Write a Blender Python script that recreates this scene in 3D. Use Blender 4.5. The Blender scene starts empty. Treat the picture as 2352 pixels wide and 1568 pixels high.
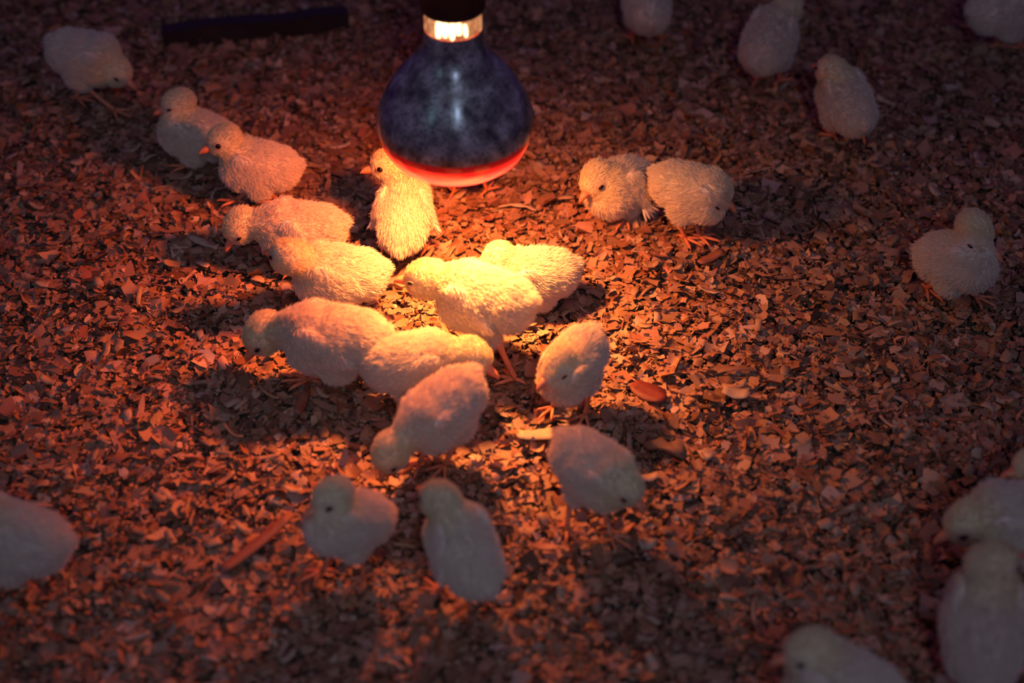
import bpy, bmesh, math, random
import numpy as np
from mathutils import Vector, Matrix, noise
from mathutils.bvhtree import BVHTree

C = bpy.context.scene.collection
sc = bpy.context.scene
PI = math.pi
random.seed(7)
rng = np.random.default_rng(11)

# ------------------------------------------------------------------ camera
PITCH = math.radians(39); LENS = 70.0; FP = LENS / 36 * 2352; DIST = 1.68
CAM = np.array([0, -DIST * math.cos(PITCH), DIST * math.sin(PITCH)])
FWD = np.array([0, math.cos(PITCH), -math.sin(PITCH)])
UP = np.array([0, math.sin(PITCH), math.cos(PITCH)])
RIGHT = np.array([1.0, 0, 0])
cd = bpy.data.cameras.new('camera'); cam = bpy.data.objects.new('camera', cd); C.objects.link(cam)
cam.location = CAM; cam.rotation_euler = (PI / 2 - PITCH, 0, 0)
cd.lens = LENS; cd.sensor_width = 36; cd.clip_start = .05; cd.clip_end = 50
cd.dof.use_dof = True; cd.dof.focus_distance = 1.71; cd.dof.aperture_fstop = 3.2
sc.camera = cam


def at(px, py, z=0.0):
    """the point at height z that the photograph shows at a pixel"""
    d = FWD + RIGHT * (px - 1176) / FP + UP * (784 - py) / FP
    return CAM + d * (z - CAM[2]) / d[2]


# ------------------------------------------------------------------ world, lights, exposure
w = bpy.data.worlds.new('world'); sc.world = w; w.use_nodes = True
bg = w.node_tree.nodes['Background']
bg.inputs[0].default_value = (0.074, 0.027, 0.140, 1); bg.inputs[1].default_value = 0.52


def light(name, kind, loc, target, energy, color, **kw):
    d = bpy.data.lights.new(name, kind); o = bpy.data.objects.new(name, d); C.objects.link(o)
    d.energy = energy; d.color = color; o.location = loc
    for k, v in kw.items(): setattr(d, k, v)
    o.rotation_euler = (Vector(target) - Vector(loc)).to_track_quat('-Z', 'Y').to_euler()
    return o


# cool daylight reaching the pen from the shed's openings, and an added fill spot, coned so the pen's edges dim
light('pen_fill_spot', 'SPOT', (0.15, -1.1, 2.3), (-.03, -.05, 0), 24.0, (0.67, 0.75, 1.0),
      spot_size=math.radians(23), spot_blend=1.0, shadow_soft_size=.35)
light('window_light', 'AREA', (0.35, -3.2, 2.6), (0, 0, 0), 16.0, (0.50, 0.66, 1.0), shape='RECTANGLE', size=.22, size_y=.6)
light('far_window_light', 'AREA', (-2.2, -2.6, 2.2), (0, 0, 0), 2.4, (0.35, 0.75, .9), shape='RECTANGLE', size=.2, size_y=.8)
sc.view_settings.view_transform = 'Standard'; sc.view_settings.look = 'None'
sc.view_settings.exposure = 0.0; sc.view_settings.gamma = 1.0; sc.view_settings.use_curve_mapping = False
sc.cycles.max_bounces = 5; sc.cycles.diffuse_bounces = 3; sc.cycles.glossy_bounces = 3
sc.cycles.transmission_bounces = 4; sc.cycles.caustics_reflective = False; sc.cycles.caustics_refractive = False
sc.cycles.use_denoising = True
sc.cycles_curves.shape = 'RIBBONS' if hasattr(sc, 'cycles_curves') else None


# ------------------------------------------------------------------ helpers
def tag(o, label=None, cat=None, group=None, kind=None):
    for k, v in (('label', label), ('category', cat), ('group', group), ('kind', kind)):
        if v: o[k] = v
    return o


def link(name, me, m=None, parent=None):
    o = bpy.data.objects.new(name, me); C.objects.link(o)
    if m and me and not me.materials: me.materials.append(m)
    if parent: o.parent = parent
    return o


def mesh(name, V, F, smooth=True):
    me = bpy.data.meshes.new(name); me.from_pydata([tuple(v) for v in V], [], [tuple(int(i) for i in f) for f in F])
    if smooth: me.polygons.foreach_set('use_smooth', [True] * len(me.polygons))
    me.update(); return me


class Geo:
    def __init__(s): s.V = []; s.F = []
    def tube(s, P, R, n=8, flat=1.0):
        P = [Vector(p) for p in P]; b = len(s.V); up = Vector((0.13, .07, 1)).normalized()
        for i, p in enumerate(P):
            t = (P[min(i + 1, len(P) - 1)] - P[max(i - 1, 0)]).normalized()
            a = t.cross(up)
            if a.length < 1e-3: a = t.cross(Vector((1, 0, 0)))
            a.normalize(); c = a.cross(t)
            for k in range(n):
                q = 2 * PI * k / n
                s.V.append(p + (a * math.cos(q) + c * math.sin(q) * flat) * R[i])
        for i in range(len(P) - 1):
            for k in range(n):
                s.F.append((b + i * n + k, b + i * n + (k + 1) % n, b + (i + 1) * n + (k + 1) % n, b + (i + 1) * n + k))
        s.F.append(tuple(b + k for k in range(n))[::-1]); s.F.append(tuple(b + (len(P) - 1) * n + k for k in range(n)))
        return s
    def lathe(s, prof, n=48):
        b = len(s.V)
        for r, z in prof:
            for k in range(n):
                q = 2 * PI * k / n; s.V.append(Vector((r * math.cos(q), r * math.sin(q), z)))
        for i in range(len(prof) - 1):
            for k in range(n):
                s.F.append((b + i * n + k, b + i * n + (k + 1) % n, b + (i + 1) * n + (k + 1) % n, b + (i + 1) * n + k))
        return s
    def me(s, name, smooth=True): return mesh(name, s.V, s.F, smooth)


def mat(name):
    m = bpy.data.materials.new(name); m.use_nodes = True
    nt = m.node_tree; return m, nt, nt.nodes['Principled BSDF']


def ramp(nt, fac, stops):
    r = nt.nodes.new('ShaderNodeValToRGB'); nt.links.new(fac, r.inputs[0])
    e = r.color_ramp.elements
    while len(e) < len(stops): e.new(.5)
    for i, (p, c) in enumerate(stops): e[i].position = p; e[i].color = (*c, 1)
    return r


def noise_node(nt, scale, coord='Object', detail=3, stretch=None):
    tc = nt.nodes.new('ShaderNodeTexCoord'); n = nt.nodes.new('ShaderNodeTexNoise')
    n.inputs['Scale'].default_value = scale; n.inputs['Detail'].default_value = detail
    if stretch:
        mp = nt.nodes.new('ShaderNodeMapping'); mp.inputs['Scale'].default_value = stretch
        nt.links.new(tc.outputs[coord], mp.inputs[0]); nt.links.new(mp.outputs[0], n.inputs['Vector'])
    else: nt.links.new(tc.outputs[coord], n.inputs['Vector'])
    return n


def bump(nt, p, fac, strength, dist=.001):
    b = nt.nodes.new('ShaderNodeBump'); b.inputs['Strength'].default_value = strength; b.inputs['Distance'].default_value = dist
    nt.links.new(fac, b.inputs['Height']); nt.links.new(b.outputs[0], p.inputs['Normal'])


M = {}
# shavings: colour per chip from an attribute, fine grain on top
m, nt, p = mat('pine_shaving')
a = nt.nodes.new('ShaderNodeAttribute'); a.attribute_name = 'tint'
n = noise_node(nt, 900, detail=2); r = ramp(nt, n.outputs[0], [(.3, (.72, .68, .62)), (.7, (1, 1, 1))])
mx = nt.nodes.new('ShaderNodeMix'); mx.data_type = 'RGBA'; mx.blend_type = 'MULTIPLY'; mx.inputs[0].default_value = .8
nt.links.new(a.outputs['Color'], mx.inputs[6]); nt.links.new(r.outputs[0], mx.inputs[7])
nt.links.new(mx.outputs[2], p.inputs['Base Color']); p.inputs['Roughness'].default_value = .55
p.inputs['Specular IOR Level'].default_value = .35
M['shaving'] = m
# single larger shavings: colour from the object's random value, stripes of wood grain
m, nt, p = mat('wood_grain')
oi = nt.nodes.new('ShaderNodeObjectInfo')
r1 = ramp(nt, oi.outputs['Random'], [(0, (.24, .13, .065)), (.25, (.38, .22, .12)), (.6, (.48, .30, .165)), (1, (.58, .40, .25))])
n = noise_node(nt, 220, stretch=(1, 7, 7)); r = ramp(nt, n.outputs[0], [(.3, (.62, .55, .48)), (.62, (1, 1, 1))])
mx = nt.nodes.new('ShaderNodeMix'); mx.data_type = 'RGBA'; mx.blend_type = 'MULTIPLY'; mx.inputs[0].default_value = .8
nt.links.new(r1.outputs[0], mx.inputs[6]); nt.links.new(r.outputs[0], mx.inputs[7])
nt.links.new(mx.outputs[2], p.inputs['Base Color']); p.inputs['Roughness'].default_value = .55
bump(nt, p, n.outputs[0], .5, .0006)
M['grain'] = m
for nm, c1, c2 in (('red_bark', (.13, .018, .012), (.19, .032, .018)), ('dark_wood', (.012, .007, .007), (.03, .016, .014)),
                   ('red_splinter', (.22, .075, .04), (.34, .13, .07)), ('pale_wood', (.40, .27, .15), (.58, .42, .26)),
                   ('brown_wood', (.20, .10, .05), (.32, .17, .09))):
    m, nt, p = mat(nm); n = noise_node(nt, 160, stretch=(1, 6, 6))
    r = ramp(nt, n.outputs[0], [(.3, c1), (.7, c2)]); nt.links.new(r.outputs[0], p.inputs['Base Color'])
    p.inputs['Roughness'].default_value = .6; bump(nt, p, n.outputs[0], .5, .0006); M[nm] = m
m, nt, p = mat('floor_dust'); n = noise_node(nt, 260, detail=6)
r = ramp(nt, n.outputs[0], [(.35, (.05, .028, .016)), (.7, (.24, .14, .08))]); nt.links.new(r.outputs[0], p.inputs['Base Color'])
p.inputs['Roughness'].default_value = .9; bump(nt, p, n.outputs[0], 1, .003); M['dust'] = m


def down_mat(name, hair):
    m, nt, p = mat(name); nt.nodes.remove(p); out = nt.nodes['Material Output']
    a = nt.nodes.new('ShaderNodeAttribute'); a.attribute_name = 'tint'
    d = nt.nodes.new('ShaderNodeBsdfDiffuse'); t = nt.nodes.new('ShaderNodeBsdfTranslucent')
    mxs = nt.nodes.new('ShaderNodeMixShader'); mxs.inputs[0].default_value = .26 if hair else .0
    nt.links.new(a.outputs['Color'], d.inputs[0]); nt.links.new(a.outputs['Color'], t.inputs[0])
    nt.links.new(d.outputs[0], mxs.inputs[1]); nt.links.new(t.outputs[0], mxs.inputs[2]); nt.links.new(mxs.outputs[0], out.inputs[0])
    return m


M['skin'] = down_mat('downy_skin', False); M['down'] = down_mat('down_fluff', True)
m, nt, p = mat('chick_leg'); n = noise_node(nt, 500, detail=2, stretch=(1, 1, 2))
r = ramp(nt, n.outputs[0], [(.35, (.60, .17, .07)), (.65, (.82, .30, .13))]); nt.links.new(r.outputs[0], p.inputs['Base Color'])
p.inputs['Roughness'].default_value = .42; bump(nt, p, n.outputs[0], .4, .0005); p.inputs['Subsurface Weight'].default_value = .5
p.inputs['Subsurface Radius'].default_value = (1, .3, .15); p.inputs['Subsurface Scale'].default_value = .003; M['leg'] = m
m, nt, p = mat('chick_beak'); n = noise_node(nt, 300); r = ramp(nt, n.outputs[0], [(.3, (.66, .19, .08)), (.7, (.82, .30, .14))])
nt.links.new(r.outputs[0], p.inputs['Base Color']); p.inputs['Roughness'].default_value = .38; M['beak'] = m
m, nt, p = mat('eye_black'); p.inputs['Base Color'].default_value = (.004, .003, .003, 1); p.inputs['Roughness'].default_value = .08; M['eye'] = m
m, nt, p = mat('eyelid_skin'); p.inputs['Base Color'].default_value = (.50, .30, .18, 1); p.inputs['Roughness'].default_value = .6; M['lid'] = m
m, nt, p = mat('wing_quill'); n = noise_node(nt, 700, stretch=(1, 4, 4)); r = ramp(nt, n.outputs[0], [(.3, (.72, .64, .50)), (.7, (.88, .82, .68))])
nt.links.new(r.outputs[0], p.inputs['Base Color']); p.inputs['Roughness'].default_value = .6; M['quill'] = m

# ------------------------------------------------------------------ the floor and its bedding
def relief(x, y):
    return (np.sin(x * 23 + 1.3) * np.cos(y * 19 + .4) * .0022 + np.sin(x * 61 + y * 47) * .0012 + np.cos(x * 37 - y * 71 + 2) * .0012)


nx, ny = 120, 120
gx = np.linspace(-.85, .85, nx); gy = np.linspace(-.62, .95, ny)
X, Y = np.meshgrid(gx, gy); Z = relief(X, Y) - .011
V = np.stack([X, Y, Z], -1).reshape(-1, 3)
idx = np.arange(nx * ny).reshape(ny, nx)
F = np.stack([idx[:-1, :-1], idx[:-1, 1:], idx[1:, 1:], idx[1:, :-1]], -1).reshape(-1, 4)
me = mesh('floor', V, F)
tag(link('floor', me, M['dust']), 'dark dusty floor of the pen under the shavings', kind='structure')


def chips(N, seed):
    """N thin curled shavings as one mesh: 4 x 3 points each, ragged, bent and strewn"""
    g = np.random.default_rng(seed)
    nu, nv = 5, 3
    u = np.linspace(-1, 1, nu)[None, :, None]; v = np.linspace(-1, 1, nv)[None, None, :]
    L = np.clip(g.lognormal(math.log(.0056), .58, N), .0016, .019)[:, None, None] / 2
    W = L * g.uniform(.45, 1.1, N)[:, None, None]
    strip = (g.random(N) < .12)[:, None, None]
    L = np.where(strip, L * 1.7, L); W = np.where(strip, W * .42, W)
    W = np.minimum(W, .0075)
    x = u * L + 0 * v; y = v * W * (1 - .30 * np.abs(u) ** 3 * g.random((N, 1, 1)) ** 2) + 0 * u
    x = x + g.normal(0, .16, (N, nu, nv)) * L * (np.abs(u) > .9) + g.normal(0, .05, (N, nu, nv)) * L
    y = y + g.normal(0, .11, (N, nu, nv)) * W
    x = x + y * g.normal(0, .25, (N, 1, 1))
    k = g.normal(0, 1, (N, 1, 1)); k = np.sign(k) * np.abs(k) ** 1.3 * .9      # total bend in radians
    tight = (g.random((N, 1, 1)) < .10); k = np.where(tight, k * 2.4, k)
    ang = k * x / L
    R = L / np.where(np.abs(k) < 1e-3, 1e-3, k)
    xb = R * np.sin(ang); zb = R * (1 - np.cos(ang))
    zb = zb + g.normal(0, .06, (N, nu, nv)) * W
    P = np.stack([xb, y, zb], -1).reshape(N, nu * nv, 3)
    yaw = g.uniform(0, 2 * PI, N); tilt = np.abs(g.normal(0, .30, N)) + (g.random(N) < .10) * g.uniform(.3, .9, N); td = g.uniform(0, 2 * PI, N)
    def rot(axis, a):
        c, s = np.cos(a), np.sin(a); o = np.zeros_like(a); i = np.ones_like(a)
        if axis == 'z': return np.stack([np.stack([c, -s, o], -1), np.stack([s, c, o], -1), np.stack([o, o, i], -1)], 1)
        return np.stack([np.stack([i, o, o], -1), np.stack([o, c, -s], -1), np.stack([o, s, c], -1)], 1)
    Rm = rot('z', td) @ rot('x', tilt) @ rot('z', yaw)
    P = np.einsum('nij,nkj->nki', Rm, P)
    px = g.uniform(-.80, .80, N); py = g.uniform(-.56, .90, N)
    pz = relief(px, py) + g.uniform(-.011, .0, N) * g.uniform(.2, 1, N) - .0012
    P = P + np.stack([px, py, pz], -1)[:, None, :]
    # colours
    base = np.array([[.44, .265, .145], [.52, .34, .20], [.35, .20, .10], [.22, .12, .06], [.60, .45, .31], [.40, .18, .09]])
    pick = g.choice(6, N, p=[.34, .24, .18, .09, .09, .06])
    col = base[pick] * np.array([1.02, .83, .80]) * g.uniform(.62, 1.10, (N, 1)) * (1 + g.normal(0, .04, (N, 3)))
    return P, np.clip(col, .02, .9), nu, nv, px, py


def keep_view(px, py):
    d = np.stack([px, py, 0 * px], -1) - CAM; dep = d @ FWD
    sx = 1176 + FP * (d @ RIGHT) / dep; sy = 784 - FP * (d @ UP) / dep
    return (sx > -260) & (sx < 2612) & (sy > -200) & (sy < 1780)


P, col, nu, nv, px, py = chips(180000, 3)
ok = keep_view(px, py); P = P[ok]; col = col[ok]; N = len(P)
print('chips', N)
q = np.array([[i * nv + j, (i + 1) * nv + j, (i + 1) * nv + j + 1, i * nv + j + 1] for i in range(nu - 1) for j in range(nv - 1)])
F = (q[None] + (np.arange(N) * nu * nv)[:, None, None]).reshape(-1, 4)
me = bpy.data.meshes.new('wood_shavings'); nvert = N * nu * nv
me.vertices.add(nvert); me.vertices.foreach_set('co', P.reshape(-1).astype(np.float32))
me.loops.add(F.size); me.loops.foreach_set('vertex_index', F.reshape(-1).astype(np.int32))
me.polygons.add(len(F)); me.polygons.foreach_set('loop_start', np.arange(0, F.size, 4, dtype=np.int32))
me.update(calc_edges=True)
me.polygons.foreach_set('use_smooth', np.ones(len(F), bool))
at_ = me.attributes.new('tint', 'FLOAT_COLOR', 'POINT')
at_.data.foreach_set('color', np.concatenate([np.repeat(col, nu * nv, 0), np.ones((nvert, 1))], 1).reshape(-1).astype(np.float32))
bed = link('wood_shavings', me, M['shaving'])
tag(bed, 'deep litter of tan curled wood shavings covering the whole pen floor', 'bedding', kind='stuff')


def shaving_mesh(name, L, W, bend, n=6, k=3, thick=.0005, rag=.12, twist=0, seed=0, taper=.3):
    g = random.Random(seed); top = []
    for i in range(n):
        u = -1 + 2 * i / (n - 1)
        for j in range(k):
            v = -1 + 2 * j / (k - 1)
            x = u * L / 2 + g.gauss(0, rag * W / 2) * (1.2 if i in (0, n - 1) else .4)
            y = v * W / 2 * (1 - taper * abs(u) ** 2) + g.gauss(0, rag * W / 3)
            a = bend * u; R = (L / 2) / bend if abs(bend) > 1e-3 else 1e3
            x2, z = (R * math.sin(a) + (x - u * L / 2) * math.cos(a), R * (1 - math.cos(a)) + (x - u * L / 2) * math.sin(a))
            z += y * math.tan(twist * u)
            top.append(Vector((x2, y, z + g.gauss(0, thick * .5))))
    b = len(top); Vs = [t.copy() for t in top] + [t - Vector((0, 0, thick)) for t in top]; Fs = []
    for i in range(n - 1):
        for j in range(k - 1):
            f = (i * k + j, (i + 1) * k + j, (i + 1) * k + j + 1, i * k + j + 1)
            Fs.append(f); Fs.append(tuple(b + q for q in f[::-1]))
    rim = [i * k for i in range(n)] + [(n - 1) * k + j for j in range(1, k)] + [i * k + k - 1 for i in range(n - 2, -1, -1)] + [j for j in range(k - 2, 0, -1)]
    for q in range(len(rim)):
        a, c = rim[q], rim[(q + 1) % len(rim)]; Fs.append((c, a, a + b, c + b))
    me = mesh(name, Vs, Fs)
    me.polygons.foreach_set('use_smooth', [True] * len(me.polygons)); return me


# three hundred of the largest flakes, each its own part of the bedding
protos = []
for i in range(16):
    g = random.Random(50 + i)
    strip = i % 4 == 3
    L = g.uniform(.011, .017) * (1.5 if strip else 1); W = g.uniform(.006, .010) * (.45 if strip else 1)
    me = shaving_mesh('wood_shaving', L, W, g.choice([-1, 1]) * g.uniform(.15, 1.1), n=5, rag=.14, twist=g.uniform(-.15, .15), seed=i, thick=.0004)
    me.materials.append(M['grain']); protos.append(me)
cnt = 0
while cnt < 300:
    sx, sy = random.uniform(20, 2330), random.uniform(60, 1550)
    c = at(sx, sy)
    o = link('wood_shaving', protos[cnt % 16], None, bed)
    z = float(relief(c[0], c[1]))
    o.location = (c[0], c[1], z + .0012); o.rotation_euler = (random.gauss(0, .22), random.gauss(0, .18), random.uniform(0, 6.28))
    cnt += 1


def scrap(name, label, cat, px, py, deg, m, z=.002, tilt=(0, 0), **kw):
    c = at(px, py); o = link(name, shaving_mesh(name, **kw), M[m])
    o.location = (c[0], c[1], z + float(relief(c[0], c[1]))); o.rotation_euler = (tilt[0], tilt[1], math.radians(deg))
    return tag(o, label, cat)


scrap('bark_scrap', 'flat dark red bark scrap with pointed end on the litter', 'bark', 1490, 903, -38, 'red_bark', L=.034, W=.021, bend=.12, n=7, k=4, rag=.05, seed=3, taper=.55, z=.0035)
scrap('wood_splinter', 'long reddish wood splinter near the chick with the olive head', 'splinter', 590, 1262, 52, 'red_splinter', L=.078, W=.010, bend=.12, n=9, k=3, rag=.07, seed=4, z=.004)
scrap('wood_strip', 'broad pale wood strip lying below the hot spot', 'wood strip', 1248, 1008, 8, 'pale_wood', L=.040, W=.013, bend=.3, n=8, k=4, rag=.10, seed=5, z=.004)
scrap('wood_chunk', 'thick dark brown wood chip in shadow between two right-hand chicks', 'wood chip', 1528, 1035, -28, 'brown_wood', L=.036, W=.011, bend=-.35, n=7, k=4, rag=.06, seed=6, z=.005, thick=.004)
scrap('curled_twig', 'thin wavy shaving lying right of the feet under the bulb', 'shaving', 1185, 476, -6, 'pale_wood', L=.040, W=.004, bend=-.5, n=9, k=3, rag=.05, seed=7, z=.004, thick=.0015)
scrap('wood_sliver', 'pale split sliver left of the chick bending its head to the litter', 'sliver', 468, 563, -32, 'pale_wood', L=.034, W=.009, bend=.2, n=7, k=3, rag=.06, seed=8, z=.004, thick=.002)
scrap('pale_shaving', 'smooth pale tongue-shaped shaving beside the sitting yellow chick', 'shaving', 846, 868, -55, 'pale_wood', L=.038, W=.014, bend=-.35, n=8, k=4, rag=.03, seed=9, z=.005, taper=.7)
scrap('upright_shaving', 'orange shaving standing on edge below the pecking chick', 'shaving', 693, 935, 78, 'red_splinter', L=.030, W=.009, bend=.35, n=6, k=3, rag=.05, seed=10, z=.006, tilt=(.6, .0))
scrap('holed_flake', 'pinkish flake with frayed edge right of the dark red bark', 'shaving', 1690, 912, -12, 'pale_wood', L=.022, W=.014, bend=.5, n=6, k=4, rag=.09, seed=12, z=.004)
scrap('bent_strip', 'long bent shaving strip at the right of the bark scrap', 'shaving', 1690, 852, 4, 'brown_wood', L=.040, W=.006, bend=-.45, n=9, k=3, rag=.05, seed=13, z=.004)
scrap('reddish_flake', 'broad reddish shaving in front of the standing orange chick at right', 'shaving', 1632, 603, 40, 'red_splinter', L=.030, W=.009, bend=.2, n=7, k=3, rag=.06, seed=14, z=.004)

# dark board at the back
def board(name, p0, p1, wd, hh, m):
    a = Vector(p0); b = Vector(p1); d = (b - a); L = d.length; bm = bmesh.new()
    bmesh.ops.create_cube(bm, size=1)
    bmesh.ops.scale(bm, vec=(L, wd, hh), verts=bm.verts)
    bmesh.ops.subdivide_edges(bm, edges=[e for e in bm.edges if abs(e.verts[0].co.x - e.verts[1].co.x) > .01], cuts=9)
    for v in bm.verts: v.co += Vector((0, noise.noise(v.co * 31), noise.noise(v.co * 23 + Vector((3, 1, 2))))) * .0025
    bmesh.ops.bevel(bm, geom=[e for e in bm.edges if e.is_boundary is False and e.calc_face_angle(0) > .8], offset=.0015, segments=2, affect='EDGES')
    me = bpy.data.meshes.new(name); bm.to_mesh(me); bm.free()
    o = link(name, me, M[m]); o.location = (a + b) / 2; o.rotation_euler = (0, 0, math.atan2(d.y, d.x)); return o


o = board('wooden_board', Vector(at(372, 82, .006)), Vector(at(800, 48, .001)), .020, .024, 'dark_wood')
tag(o, 'dark wooden board lying on the litter behind the chicks', 'board')

# joist above the frame from which the lamp hangs
o = board('ceiling_beam', (-1.0, .026, 1.04), (1.0, .026, 1.04), .05, .08, 'brown_wood'); o['kind'] = 'structure'
o['label'] = 'wooden joist over the pen'
# ------------------------------------------------------------------ heat lamp
LG = at(1055, 740); LX, LY = float(LG[0]), float(LG[1]); LZ = .163
lamp = bpy.data.objects.new('heat_lamp', None); C.objects.link(lamp); lamp.location = (LX, LY, LZ)
tag(lamp, 'glowing red-faced heat bulb hanging in black socket over the chicks', 'lamp')
# coated reflector glass
m, nt, p = mat('coated_glass'); n = noise_node(nt, 75, detail=7); n2 = noise_node(nt, 420, detail=3)
r = ramp(nt, n.outputs[0], [(.32, (.06, .055, .048)), (.50, (.23, .22, .19)), (.68, (.46, .45, .41))])
r2 = ramp(nt, n2.outputs[0], [(.36, (.18, .17, .17)), (.46, (1, 1, 1))])
mx = nt.nodes.new('ShaderNodeMix'); mx.data_type = 'RGBA'; mx.blend_type = 'MULTIPLY'; mx.inputs[0].default_value = .75
nt.links.new(r.outputs[0], mx.inputs[6]); nt.links.new(r2.outputs[0], mx.inputs[7]); nt.links.new(mx.outputs[2], p.inputs['Base Color'])
p.inputs['Metallic'].default_value = .35
rr = ramp(nt, n.outputs[0], [(.35, (.22, .22, .22)), (.7, (.40, .40, .40))]); nt.links.new(rr.outputs[0], p.inputs['Roughness'])
p.inputs['Coat Weight'].default_value = .6; p.inputs['Coat Roughness'].default_value = .18
M['coat'] = m
m, nt, p = mat('red_glass'); p.inputs['Base Color'].default_value = (.5, .01, .01, 1); p.inputs['Roughness'].default_value = .15
tc = nt.nodes.new('ShaderNodeTexCoord'); sp = nt.nodes.new('ShaderNodeSeparateXYZ'); nt.links.new(tc.outputs['Object'], sp.inputs[0])
mr = nt.nodes.new('ShaderNodeMapRange'); mr.inputs[1].default_value = .006; mr.inputs[2].default_value = .038
nt.links.new(sp.outputs[2], mr.inputs[0])
rc = ramp(nt, mr.outputs[0], [(0, (1.0, .16, .10)), (.45, (1.0, .028, .02)), (.72, (.75, .006, .006)), (.80, (.10, .0, .002)), (1, (.03, 0, .001))])
nt.links.new(rc.outputs[0], p.inputs['Emission Color']); p.inputs['Emission Strength'].default_value = 1.35
tr = nt.nodes.new('ShaderNodeBsdfTransparent'); mxl = nt.nodes.new('ShaderNodeMixShader'); mth = nt.nodes.new('ShaderNodeMapRange'); mth.inputs[1].default_value = .020; mth.inputs[2].default_value = .026; mth.inputs[3].default_value = .35; mth.inputs[4].default_value = 0
nt.links.new(sp.outputs[2], mth.inputs[0]); nt.links.new(mth.outputs[0], mxl.inputs[0])
nt.links.new(p.outputs[0], mxl.inputs[1]); nt.links.new(tr.outputs[0], mxl.inputs[2]); nt.links.new(mxl.outputs[0], nt.nodes['Material Output'].inputs[0])
M['red'] = m
m, nt, p = mat('lit_neck_glass'); p.inputs['Base Color'].default_value = (1, .9, .8, 1); p.inputs['Roughness'].default_value = .03
p.inputs['Transmission Weight'].default_value = 1.0; p.inputs['IOR'].default_value = 1.08; M['neck'] = m
m, nt, p = mat('leaked_neck_glow'); p.inputs['Emission Color'].default_value = (1, .62, .30, 1); p.inputs['Emission Strength'].default_value = 5; M['hot'] = m  # emissive stand-in for filament light leaking into the neck
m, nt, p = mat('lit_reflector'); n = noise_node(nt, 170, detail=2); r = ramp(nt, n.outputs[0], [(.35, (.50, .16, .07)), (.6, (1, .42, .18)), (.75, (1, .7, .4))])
nt.links.new(r.outputs[0], p.inputs['Base Color']); nt.links.new(r.outputs[0], p.inputs['Emission Color']); p.inputs['Emission Strength'].default_value = .75  # leaked light put into the reflector's colour and emission
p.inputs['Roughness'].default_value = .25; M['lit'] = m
m, nt, p = mat('black_bakelite'); p.inputs['Base Color'].default_value = (.008, .007, .009, 1); p.inputs['Roughness'].default_value = .5; p.inputs['Specular IOR Level'].default_value = .15; M['black'] = m
cm = .01
body_prof = [(6.17, 3.7), (6.2, 4.1), (6.12, 4.9), (5.8, 5.9), (5.25, 7.0), (4.55, 8.05), (3.8, 8.95), (3.15, 9.7), (2.68, 10.4), (2.42, 11.1), (2.3, 11.8), (2.24, 12.5)]
link('reflector', Geo().lathe([(a * cm, b * cm) for a, b in body_prof], 72).me('reflector'), M['coat'], lamp)
lens = [(0.01, 0), (1.2, .03), (2.4, .14), (3.4, .36), (4.2, .68), (4.85, 1.08), (5.3, 1.48), (5.56, 1.86), (5.88, 2.5), (6.1, 3.2), (6.16, 3.7)]
link('red_lens', Geo().lathe([(a * cm, b * cm) for a, b in lens], 72).me('red_lens'), M['red'], lamp)
nk = link('neck_glass', Geo().lathe([(a * cm, b * cm) for a, b in [(2.24, 12.5), (2.22, 13.2), (2.2, 14.3)]], 48).me('neck_glass'), M['neck'], lamp)
link('inner_reflector', Geo().lathe([(a * cm, b * cm) for a, b in [(.02, 12.3), (1.5, 12.35), (2.21, 12.5), (2.05, 12.9), (1.9, 13.4), (1.75, 14.2)]], 32).me('inner_reflector'), M['lit'], nk)
g = Geo()
for q, (rad, h0, h1) in enumerate([(.30, 12.6, 14.2), (.22, 12.7, 13.9), (.25, 12.5, 14.0), (.18, 12.9, 14.2), (.2, 12.6, 13.6)]):
    a0 = -PI / 2 + (q - 2) * .26
    x0, y0 = 1.98 * math.cos(a0), 1.98 * math.sin(a0)
    g.tube([(x0 * cm, y0 * cm, h0 * cm), (x0 * cm * .97, y0 * cm * .97, (h0 + h1) / 2 * cm), (x0 * cm * .9, y0 * cm * .9, h1 * cm)], [rad * cm * .9, rad * cm * 1.1, rad * cm * .7], 8)
link('glowing_support', g.me('glowing_support'), M['hot'], nk)
sk = [(2.2, 14.25), (2.42, 14.15), (2.5, 14.4), (2.5, 16.2), (2.62, 16.4), (2.62, 17.2), (2.5, 17.4), (2.45, 20.2), (2.0, 21.4), (1.0, 22.0), (.4, 22.3), (.02, 22.4)]
link('socket', Geo().lathe([(a * cm, b * cm) for a, b in sk], 48).me('socket'), M['black'], lamp)
link('cord', Geo().tube([(0, 0, .222), (.004, .002, .5), (.0, .0, .6), (0, 0, .84)], [.0035] * 4, 8).me('cord'), M['black'], lamp)
# its light: a hot warm core and a wide red flood, both leaving the lens
P0 = Vector((LX, LY, LZ + .043))   # the filament, shining out through the clear red lens
l1 = light('heat_lamp_core', 'SPOT', P0, P0 + Vector((.004, -.018, -.16)), 11.0, (1.0, .60, .15), spot_size=math.radians(94), spot_blend=1.0, shadow_soft_size=.012)
l2 = light('heat_lamp_flood', 'SPOT', P0, P0 + Vector((-.045, -.020, -.16)), 21.0, (1.0, .20, .05), spot_size=math.radians(162), spot_blend=.85, shadow_soft_size=.018)
l3 = light('heat_lamp_spill', 'SPOT', P0, P0 + Vector((.06, 0, -.16)), 9.0, (1.0, .38, .10), spot_size=math.radians(140), spot_blend=1.0, shadow_soft_size=.018)

# ------------------------------------------------------------------ chicks
def rotm(yaw, pitch=0, roll=0):
    """x forward, y left, z up; yaw turns about z, positive pitch lifts the front"""
    return (Matrix.Rotation(math.radians(yaw), 3, 'Z') @ Matrix.Rotation(math.radians(-pitch), 3, 'Y') @ Matrix.Rotation(math.radians(roll), 3, 'X'))


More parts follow.
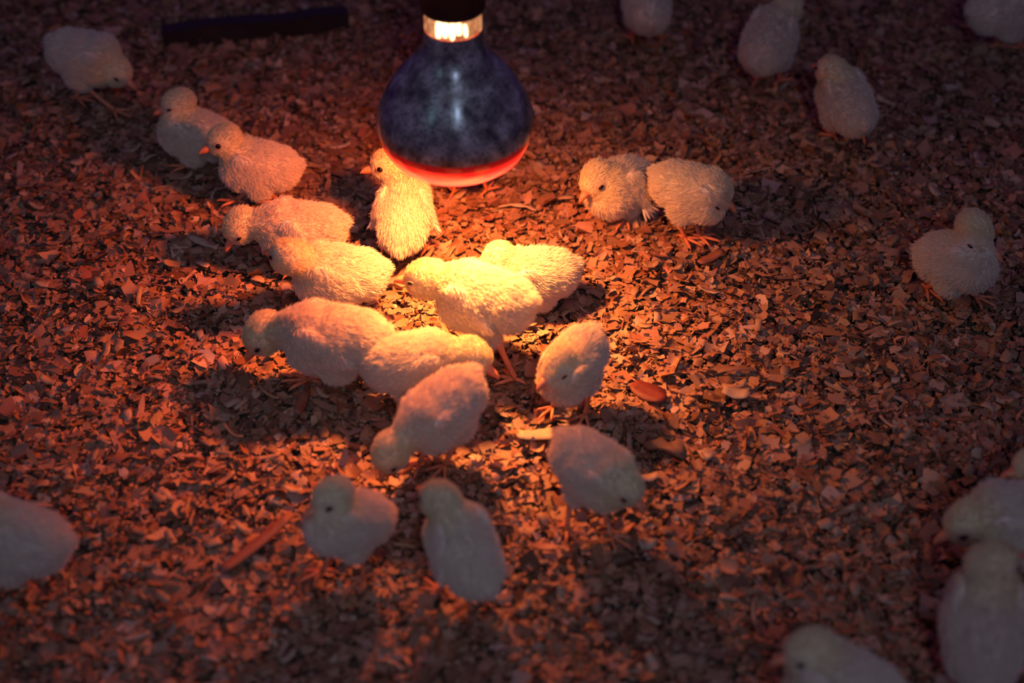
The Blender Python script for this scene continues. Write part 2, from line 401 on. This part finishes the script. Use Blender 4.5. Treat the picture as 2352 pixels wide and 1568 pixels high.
def ellipsoid(bm, c, r, R):
    mt = Matrix.Translation(c) @ R.to_4x4() @ Matrix.Diagonal((*r, 1))
    bmesh.ops.create_icosphere(bm, subdivisions=2, radius=1, matrix=mt)


DEPS = None
def blob(parts, voxel=.0019, smooth=5):
    bm = bmesh.new()
    for c, r, R in parts: ellipsoid(bm, Vector(c), r, R)
    me = bpy.data.meshes.new('blob'); bm.to_mesh(me); bm.free()
    o = bpy.data.objects.new('blob', me); C.objects.link(o)
    md = o.modifiers.new('r', 'REMESH'); md.mode = 'VOXEL'; md.voxel_size = voxel; md.use_smooth_shade = True
    ms = o.modifiers.new('s', 'SMOOTH'); ms.factor = .8; ms.iterations = smooth
    ev = o.evaluated_get(bpy.context.evaluated_depsgraph_get())
    res = bpy.data.meshes.new_from_object(ev)
    bpy.data.objects.remove(o); bpy.data.meshes.remove(me)
    return res


def arrays(me):
    V = np.empty(len(me.vertices) * 3, np.float32); me.vertices.foreach_get('co', V); V = V.reshape(-1, 3)
    me.calc_loop_triangles(); T = np.empty(len(me.loop_triangles) * 3, np.int32); me.loop_triangles.foreach_get('vertices', T)
    Nn = np.empty(len(me.vertices) * 3, np.float32); me.vertices.foreach_get('normal', Nn)
    return V, T.reshape(-1, 3), Nn.reshape(-1, 3)


def nrm(a): return a / np.maximum(np.linalg.norm(a, axis=-1, keepdims=True), 1e-9)


BODY_T = np.array([.85, .73, .54]); HEAD_T = np.array([.82, .69, .40]); WING_T = np.array([.88, .79, .65]); FACE_T = np.array([.76, .50, .32])


def make_chick(name, label, body, zb, yaw, pitch, head, hz, hyaw, hpitch, feet, s=1.0, eye=1.0, droop=(0, 0), sit=False, roll=0, density=1.0, group=None, quills=False):
    cm = .01
    Cb = Vector(at(*body, zb * cm)); Hd = Vector(at(*head, hz * cm))
    org = Vector((Cb.x, Cb.y, 0))
    root = bpy.data.objects.new(name, None); C.objects.link(root); root.location = org
    tag(root, label, 'chick', group)
    Cb = Cb - org; Hd = Hd - org
    R = rotm(yaw, pitch, roll); Rh = rotm(hyaw, hpitch)
    def L(x, y, z): return Cb + R @ Vector((x, y, z)) * s * cm
    k = s * cm
    I = [(L(0, 0, 0), (3.05 * k, 2.35 * k, 2.35 * k), R), (L(1.25, 0, -.15), (2.1 * k, 2.1 * k, 2.15 * k), R),
         (L(-1.6, 0, .05), (2.15 * k, 2.05 * k, 2.0 * k), R), (L(-3.1, 0, .45), (1.0 * k, .85 * k, .65 * k), R @ rotm(0, -25))]
    # neck from shoulder to head along a gentle curve
    S = L(1.55, 0, .75)
    mid = (S + Hd) / 2 + R @ Vector((.25, 0, .25)) * k
    for i in range(7):
        t = i / 6; p = S * (1 - t) ** 2 + mid * 2 * t * (1 - t) + Hd * t * t
        rr = (1.60 * (1 - t) ** 1.5 + 1.08 * t + .22 * (1 - t)) * k
        I.append((p, (rr, rr, rr), R))
    I.append((Hd, (1.55 * k, 1.40 * k, 1.40 * k), Rh))
    I.append((Hd + Rh @ Vector((-.35, 0, .12)) * k, (1.36 * k, 1.34 * k, 1.30 * k), Rh))
    I.append((Hd + Rh @ Vector((.72, 0, -.28)) * k, (.88 * k, .80 * k, .80 * k), Rh))
    # feet, thighs
    fw = []
    for i, sd in enumerate((1, -1)):
        f = Vector(at(*feet[i])) - org if feet else Cb + Matrix.Rotation(math.radians(yaw), 3, 'Z') @ Vector((.5, 1.3 * sd, 0)) * k
        f.z = .0035; fw.append(f)
    # the foot lying to the chick's left gets the left hip
    lat = rotm(yaw) @ Vector((0, 1, 0))
    if (fw[0] - fw[1]).dot(lat) < 0: fw.reverse()
    hips = []
    for f, sd in zip(fw, (1, -1)):
        hip = L(-.25, 1.15 * sd, -1.35); hips.append(hip)
        kn = hip.lerp(f, .30 if not sit else .15); kn.z = max(kn.z, .018)
        I.append((hip, (1.25 * k, .95 * k, 1.2 * k), R))
        if not sit: I.append((hip.lerp(kn, .55), (.85 * k, .72 * k, .9 * k), R))
    me = blob(I); V, T, Nn = arrays(me); me.name = 'body'
    bvh = BVHTree.FromPolygons([Vector(v) for v in V], [tuple(t) for t in T])
    # wings: flattened teardrops lying along each flank
    wings = []
    for sd, dr in zip((1, -1), droop):
        Rw = R @ Matrix.Rotation(math.radians(sd * (8 + 16 * dr)), 3, 'Z') .inverted() @ rotm(0, 14 + 34 * dr)
        # forward of the wing = towards the shoulder
        hit = bvh.ray_cast(L(.1, 0, .35), R @ Vector((0, sd, .12)))[0] or L(.1, 2.3 * sd, .4)
        base = hit + R @ Vector((.0, sd * (-.24 + .28 * dr), -.1 - .35 * dr)) * k
        wp = []
        for i in range(5):
            t = i / 4; c = base + Rw @ Vector((1.35 - 2.9 * t, sd * (-.12 + .35 * dr * t), .30 - .45 * t)) * k
            wr = (1.0 - .55 * t ** 1.5) * k
            wp.append((c, (wr * 1.15, wr * .36, wr * 1.0), Rw))
        wm = blob(wp, .0018, 4); wm.name = 'wing'; tipc = base + Rw @ Vector((-1.35 - .3 * dr, sd * (-.02 + .3 * dr), -.15)) * k
        wings.append((wm, Rw, tipc, sd, dr))
    # eyes and beak by casting onto the head
    eyes = []
    for sd in (1, -1):
        o_ = Hd + Rh @ Vector((.25, 0, .10)) * k; d = Rh @ Vector((.42, sd, .24)).normalized()
        h = bvh.ray_cast(o_, d, .03)
        loc = h[0] if h[0] else o_ + d * 1.1 * k
        eyes.append((loc, d))
    o_ = Hd + Rh @ Vector((.2, 0, -.22)) * k; h = bvh.ray_cast(o_, Rh @ Vector((1, 0, 0)), .03)
    bk = h[0] if h[0] else o_ + Rh @ Vector((1.2 * k, 0, 0))

    # colours on the skin
    hd = np.array(Hd); he = [np.array(e[0]) for e in eyes]; bkn = np.array(bk)
    def tint(P, wing=False):
        dh = np.linalg.norm(P - hd, axis=1) / k
        w_ = np.clip((2.9 - dh) / 1.6, 0, 1)[:, None]
        c = BODY_T * (1 - w_) + HEAD_T * w_
        db = np.linalg.norm(P - bkn, axis=1) / k
        de = np.minimum(np.linalg.norm(P - he[0], axis=1), np.linalg.norm(P - he[1], axis=1)) / k
        f = np.clip(1 - db / 1.0, 0, 1)[:, None] * .7; c = c * (1 - f) + FACE_T * f
        f = np.clip(1 - de / .75, 0, 1)[:, None] * .7; c = c * (1 - f) + FACE_T * .55 * f
        if wing: c = c * .85 + WING_T * .15
        return c
    def put_tint(m_, c):
        a_ = m_.attributes.new('tint', 'FLOAT_COLOR', 'POINT')
        a_.data.foreach_set('color', np.concatenate([c, np.ones((len(c), 1))], 1).reshape(-1).astype(np.float32))
    put_tint(me, tint(V) * .93)
    bo = link('body', me, M['skin'], root)

    # down
    g = np.random.default_rng(len(label) * 31 + abs(int(body[0])))
    axis = np.array(R @ Vector((-1, 0, -.12))); haxis = np.array(Rh @ Vector((-1, 0, .1)))
    strands = []
    def grow(V, T, Nn, per_cm2, Lmul, flow, wing):
        A, B, D = V[T[:, 0]], V[T[:, 1]], V[T[:, 2]]
        ar = np.linalg.norm(np.cross(B - A, D - A), axis=1) / 2
        n_ = int(ar.sum() * 1e4 * per_cm2 * density)
        ti = g.choice(len(T), n_, p=ar / ar.sum()); a, b = g.random(n_), g.random(n_)
        fl = a + b > 1; a[fl] = 1 - a[fl]; b[fl] = 1 - b[fl]; c_ = 1 - a - b
        P = A[ti] * a[:, None] + B[ti] * b[:, None] + D[ti] * c_[:, None]
        N_ = nrm(Nn[T[ti, 0]] * a[:, None] + Nn[T[ti, 1]] * b[:, None] + Nn[T[ti, 2]] * c_[:, None])
        dh = np.linalg.norm(P - hd, axis=1) / k; wh = np.clip((2.6 - dh) / 1.4, 0, 1)
        db = np.linalg.norm(P - bkn, axis=1) / k
        de = np.minimum(np.linalg.norm(P - he[0], axis=1), np.linalg.norm(P - he[1], axis=1)) / k
        keep = (de > .36) & (db > .30) & (P[:, 2] > .001)
        fdir = flow[None] * (1 - wh)[:, None] + haxis[None] * wh[:, None]
        tan = nrm(fdir - N_ * (fdir * N_).sum(1, keepdims=True))
        # clumps: a slow field bends whole tufts the same way
        q = P * 420; cl = np.stack([np.sin(q[:, 0] + 1.7 * np.sin(q[:, 1])), np.sin(q[:, 1] + 1.3 * np.sin(q[:, 2]) + 2), np.sin(q[:, 2] + 1.9 * np.sin(q[:, 0]) + 4)], 1)
        q = P * 1100; cl2 = np.stack([np.sin(q[:, 0] + 1.7 * np.sin(q[:, 1])), np.sin(q[:, 1] + 1.3 * np.sin(q[:, 2]) + 2), np.sin(q[:, 2] + 1.9 * np.sin(q[:, 0]) + 4)], 1)
        up = .62 if not wing else .40
        d0 = nrm(N_ * up + tan * .75 + cl * .05 + cl2 * .06 + g.normal(0, .20, (n_, 3)))
        d1 = nrm(N_ * .28 + tan * .95 + cl * .07 + cl2 * .10 + g.normal(0, .28, (n_, 3)) + np.array([0, 0, -.12]))
        ln = Lmul * k * (.62 * (1 - wh) + .30 * wh) * g.uniform(.6, 1.2, n_)
        ln *= np.clip(db / 1.3, .35, 1) * np.clip((de - .12) / .85, .14, 1)
        ln = ln[:, None]
        pts = np.stack([P - N_ * .0004, P + d0 * ln * .45, P + d0 * ln * .6 + d1 * ln * .4 + cl2 * ln * .05], 1)
        colr = tint(P, wing) * g.uniform(.86, 1.12, (n_, 1))
        strands.append((pts[keep], np.clip(colr[keep], 0, .95)))
    grow(V, T, Nn, 120, .95, axis, False)
    for wm, Rw, tipc, sd, dr in wings:
        wV, wT, wN = arrays(wm); put_tint(wm, tint(wV, True) * .95)
        wo = link('wing', wm, M['skin'], root)
        grow(wV, wT, wN, 115, .85, np.array(Rw @ Vector((-1, 0, -.25))), True)
        # small wing quills at the tip
        gq = Geo(); nq = 6
        for i in range(nq):
            t = i / (nq - 1); a0 = Rw @ Vector((-1, sd * (.03 + .16 * dr) + .12 * math.sin(i * 2.1) * dr, -.40 + (.38 + .5 * dr) * t)).normalized()
            b0 = tipc + Rw @ Vector((.35, 0, -.42 + .75 * t)) * k
            ll = (.45 + 1.15 * dr) * (1 - .45 * abs(t - .35)) * (1 - .18 * (i % 2)) * k
            gq.tube([b0, b0 + a0 * ll * .35, b0 + a0 * ll * .8, b0 + a0 * ll], [.04 * k, .075 * k, .06 * k, .012 * k], 6, 1.8)
        if not quills: continue
        qm = gq.me('wing_feathers')
        fo = link('wing_feathers', qm, M['quill'], wo); fo['label'] = 'pale wing feather tips'
    pts = np.concatenate([s_[0] for s_ in strands]); cols = np.concatenate([s_[1] for s_ in strands]); n_ = len(pts)
    hc = bpy.data.hair_curves.new('down'); hc.add_curves([3] * n_)
    hc.attributes['position'].data.foreach_set('vector', pts.reshape(-1).astype(np.float32))
    ra = hc.attributes.get('radius') or hc.attributes.new('radius', 'FLOAT', 'POINT')
    ra.data.foreach_set('value', np.tile(np.array([.00022, .00017, .00004], np.float32) * s, n_))
    ca = hc.attributes.new('tint', 'FLOAT_COLOR', 'CURVE')
    ca.data.foreach_set('color', np.concatenate([cols, np.ones((n_, 1))], 1).reshape(-1).astype(np.float32))
    ho = bpy.data.objects.new('down', hc); C.objects.link(ho); ho.parent = root; hc.materials.append(M['down'])
    ho['kind'] = 'stuff'

    # beak: upper and lower mandible
    gb = Geo()
    def Bk(x, y, z): return bk + Rh @ Vector((x, y, z)) * k * 1.2
    gb.tube([Bk(-.35, 0, .05), Bk(.0, 0, .06), Bk(.35, 0, .03), Bk(.62, 0, -.06), Bk(.80, 0, -.20)], [.42 * k, .40 * k, .29 * k, .17 * k, .03 * k], 10, .85)
    gb.tube([Bk(-.3, 0, -.14), Bk(.05, 0, -.15), Bk(.35, 0, -.16), Bk(.62, 0, -.20)], [.30 * k, .26 * k, .17 * k, .04 * k], 10, .6)
    link('beak', gb.me('beak'), M['beak'], root)
    # eyes with lids
    for (loc, d), sd in zip(eyes, (1, -1)):
        Z = d; Xa = (Rh @ Vector((1, 0, -.12))); Xa = (Xa - Z * Xa.dot(Z)).normalized(); Ya = Z.cross(Xa)
        bm = bmesh.new()
        bmesh.ops.create_uvsphere(bm, u_segments=16, v_segments=10, radius=1)
        op = .075 + .135 * eye
        for v in bm.verts:
            c_ = v.co; v.co = loc + (Xa * c_.x * .25 + Ya * c_.y * (op * 1.15 if eye < 1 else .235) + Z * (c_.z * .17 + .05)) * k
        em = bpy.data.meshes.new('eye'); bm.to_mesh(em); bm.free()
        em.polygons.foreach_set('use_smooth', [True] * len(em.polygons))
        eo = link('eye', em, M['eye'], root)
        rp = []
        for i in range(17):
            a_ = 2 * PI * i / 16; rp.append(loc + (Xa * math.cos(a_) * .29 + Ya * math.sin(a_) * (.08 + .20 * eye) + Z * .075) * k)
        link('eyelid', Geo().tube(rp, [.035 * k] * 17, 6).me('eyelid'), M['lid'], eo)['label'] = 'skin-coloured eyelid'
    # legs
    fyaw0 = yaw
    for f, hip, sd in zip(fw, hips, (1, -1)):
        gl = Geo(); fz = .0034; Rf = rotm(fyaw0 + sd * 8)
        ank = Vector((f.x, f.y, fz + .001))
        back = rotm(yaw) @ Vector((-1, 0, 0))
        hock = ank.lerp(hip, .62) + back * (.45 * k if not sit else 1.2 * k); hock.z = max(hock.z, .008)
        gl.tube([hip, hip.lerp(hock, .5), hock, hock.lerp(ank, .12), hock.lerp(ank, .6), ank + Vector((0, 0, .002)), ank], [.40 * k, .34 * k, .27 * k, .23 * k, .19 * k, .22 * k, .17 * k], 10)
        for an, ll in ((-38, 1.35), (0, 1.75), (36, 1.4), (168, .75)):
            d = Rf @ rotm(an) @ Vector((1, 0, 0)); r0 = .135 * k
            q = [ank, ank + d * ll * .25 * k + Vector((0, 0, .0006)), ank + d * ll * .55 * k + Vector((0, 0, .0002)), ank + d * ll * .85 * k, ank + d * ll * k + Vector((0, 0, -.0006)), ank + d * (ll + .22) * k + Vector((0, 0, -.002))]
            gl.tube(q, [r0 * 1.2, r0, r0 * 1.02, r0 * .85, r0 * .6, r0 * .12], 8)
        link('leg', gl.me('leg'), M['leg'], root)
    return root


CH = [
 dict(label='pale chick at the upper left, head lowered to the right', body=(198,132), zb=4.9, yaw=-22, pitch=-6, head=(268,163), hz=4.3, hyaw=-28, hpitch=-28, feet=[(178,235),(262,262)], s=1.08, eye=.25),
 dict(label='dim sleepy chick sitting behind the orange chick', body=(448,308), zb=3.3, yaw=165, pitch=8, head=(408,240), hz=6.0, hyaw=190, hpitch=-12, feet=None, sit=True, eye=.2, s=1.02, quills=True),
 dict(label='orange-lit chick crouching in profile with one round open black eye', body=(592,382), zb=4.0, yaw=182, pitch=8, head=(512,322), hz=6.9, hyaw=204, hpitch=-10, feet=[(545,470),(636,470)], s=1.02, eye=1.0),
 dict(label='upright chick seen from behind, left of the bulb, looking left', body=(928,486), zb=4.6, yaw=84, pitch=38, head=(890,378), hz=7.9, hyaw=188, hpitch=-6, feet=[(880,580),(978,582)], s=1.03, eye=1.0, droop=(.8,.8), quills=True),
 dict(label='chick hidden behind the bulb with only its legs showing', body=(1080,344), zb=4.75, yaw=75, pitch=5, head=(1090,290), hz=6.4, hyaw=60, hpitch=0, feet=[(1042,450),(1118,446)], s=.95, eye=1.0, density=.7),
 dict(label='sitting chick with drooping wing feathers, right of the bulb', body=(1420,428), zb=3.0, yaw=232, pitch=10, head=(1368,412), hz=4.9, hyaw=232, hpitch=-18, feet=None, sit=True, s=1.08, eye=.6, droop=(1,.6), quills=True),
 dict(label='round orange-lit chick standing with closed eye, beside the chick with drooping wings', body=(1590,440), zb=5.0, yaw=-28, pitch=-5, head=(1646,437), hz=5.0, hyaw=-34, hpitch=-28, feet=[(1572,556),(1606,552)], s=1.04, eye=.15),
 dict(label='dim chick seen from behind with a small white wing tip, upper right', body=(1942,232), zb=4.9, yaw=112, pitch=15, head=(1908,162), hz=7.2, hyaw=128, hpitch=-5, feet=[(1915,322),(1982,325)], s=1.02, eye=.5, quills=True),
 dict(label='dark chick at the top, facing away with its head cut by the frame', body=(1768,92), zb=4.9, yaw=62, pitch=15, head=(1812,18), hz=7.0, hyaw=40, hpitch=-5, feet=[(1738,192),(1790,194)], s=1.08, eye=.5),
 dict(label='chick cut off by the top edge, nearest to the bulb socket', body=(1485,8), zb=4.9, yaw=95, pitch=10, head=(1478,-60), hz=7.0, hyaw=100, hpitch=0, feet=[(1452,98),(1520,98)], s=1.02, eye=.5, density=.7),
 dict(label='very dark chick in the top right corner', body=(2318,14), zb=4.9, yaw=20, pitch=5, head=(2390,-30), hz=7.0, hyaw=10, hpitch=0, feet=[(2290,112),(2345,116)], s=1.18, eye=.5, density=.7),
 dict(label='lilac-tinted chick standing alone at the right, eye closed', body=(2200,598), zb=4.5, yaw=-48, pitch=22, head=(2240,528), hz=7.2, hyaw=-50, hpitch=-20, feet=[(2128,672),(2238,690)], s=1.08, eye=.15),
 dict(label='crouching chick bending its head to the litter, ragged wing feathers at its side', body=(688,530), zb=3.5, yaw=186, pitch=0, head=(552,520), hz=4.0, hyaw=215, hpitch=-42, feet=None, sit=True, s=1.08, eye=.4, droop=(1,.4), quills=True),
 dict(label='chick looking away to the left, directly behind the pecking chick', body=(775,632), zb=3.9, yaw=188, pitch=5, head=(662,588), hz=6.7, hyaw=150, hpitch=-4, feet=None, sit=True, s=1.10, eye=.6),
 dict(label='fluffy chick stretching its head down to peck at the far left of the cluster', body=(765,780), zb=4.5, yaw=174, pitch=-4, head=(606,768), hz=3.9, hyaw=200, hpitch=-46, feet=[(708,882),(812,858)], s=1.20, eye=.5, droop=(.2,0), quills=True),
 dict(label='brightest yellow-white chick standing right under the bulb', body=(1110,690), zb=6.0, yaw=157, pitch=-6, head=(978,640), hz=7.0, hyaw=165, hpitch=-8, feet=[(1182,880),(1110,836)], s=1.18, eye=.3, droop=(.35,0), quills=True),
 dict(label='yellow chick facing right, resting just in front of the brightest chick', body=(948,836), zb=3.7, yaw=2, pitch=0, head=(1088,820), hz=4.5, hyaw=-30, hpitch=-20, feet=None, sit=True, s=1.08, eye=.6),
 dict(label='yellow chick tucked behind the brightest chick, back to the right', body=(1228,634), zb=3.2, yaw=200, pitch=5, head=(1142,600), hz=5.1, hyaw=222, hpitch=-30, feet=None, sit=True, s=1.04, eye=.6),
 dict(label='chick right of the hot spot with shaded face and red beak', body=(1314,840), zb=4.8, yaw=236, pitch=-16, head=(1284,836), hz=5.9, hyaw=226, hpitch=-20, feet=[(1270,945),(1344,962)], s=.98, eye=.3),
 dict(label='pinkish chick bowing its head down left, in front of the resting yellow chick', body=(1016,942), zb=4.9, yaw=228, pitch=-16, head=(896,1040), hz=3.4, hyaw=225, hpitch=-55, feet=[(965,1072),(1022,1078)], s=1.06, eye=.5),
 dict(label='blurred chick in front with olive head facing left', body=(797,1198), zb=4.8, yaw=218, pitch=24, head=(762,1142), hz=7.5, hyaw=212, hpitch=-12, feet=[(742,1322),(835,1336)], s=1.0, eye=.7),
 dict(label='blurred grey-backed chick turned away, lowest of the cluster', body=(1064,1258), zb=4.6, yaw=122, pitch=28, head=(1008,1146), hz=7.7, hyaw=135, hpitch=-4, feet=[(1010,1368),(1132,1390)], s=1.02, eye=.5, droop=(.3,.2), quills=True),
 dict(label='blurred chick with greenish head bent down to the right', body=(1366,1080), zb=5.0, yaw=-48, pitch=-8, head=(1436,1116), hz=5.2, hyaw=-42, hpitch=-30, feet=[(1302,1226),(1402,1240)], s=1.03, eye=.4),
 dict(label='chick cut off by the left edge of the frame', body=(22,1236), zb=4.7, yaw=176, pitch=10, head=(-70,1190), hz=6.6, hyaw=180, hpitch=-5, feet=[(18,1348),(62,1350)], s=1.14, eye=.5, density=.7),
 dict(label='dim chick cut off by the bottom edge, its head turned left', body=(1930,1572), zb=4.8, yaw=158, pitch=5, head=(1856,1496), hz=6.7, hyaw=190, hpitch=-8, feet=None, s=1.12, eye=.5, density=.8, quills=True),
 dict(label='dim chick at the lower right with eye and beak facing left', body=(2335,1196), zb=4.7, yaw=188, pitch=0, head=(2222,1200), hz=5.1, hyaw=196, hpitch=-22, feet=None, s=1.18, eye=.6, density=.8),
 dict(label='large dark chick stretching upright, lower right corner', body=(2262,1430), zb=5.2, yaw=82, pitch=34, head=(2282,1298), hz=9.0, hyaw=30, hpitch=0, feet=[(2200,1555),(2330,1560)], s=1.22, eye=.4, density=.8),
 dict(label='chick at the right edge with only its beak and face in view', body=(2440,1105), zb=4.8, yaw=184, pitch=5, head=(2372,1070), hz=6.2, hyaw=190, hpitch=-10, feet=None, s=1.05, eye=.6, density=.7),
]
for c_ in CH:
    make_chick('chick', **c_)
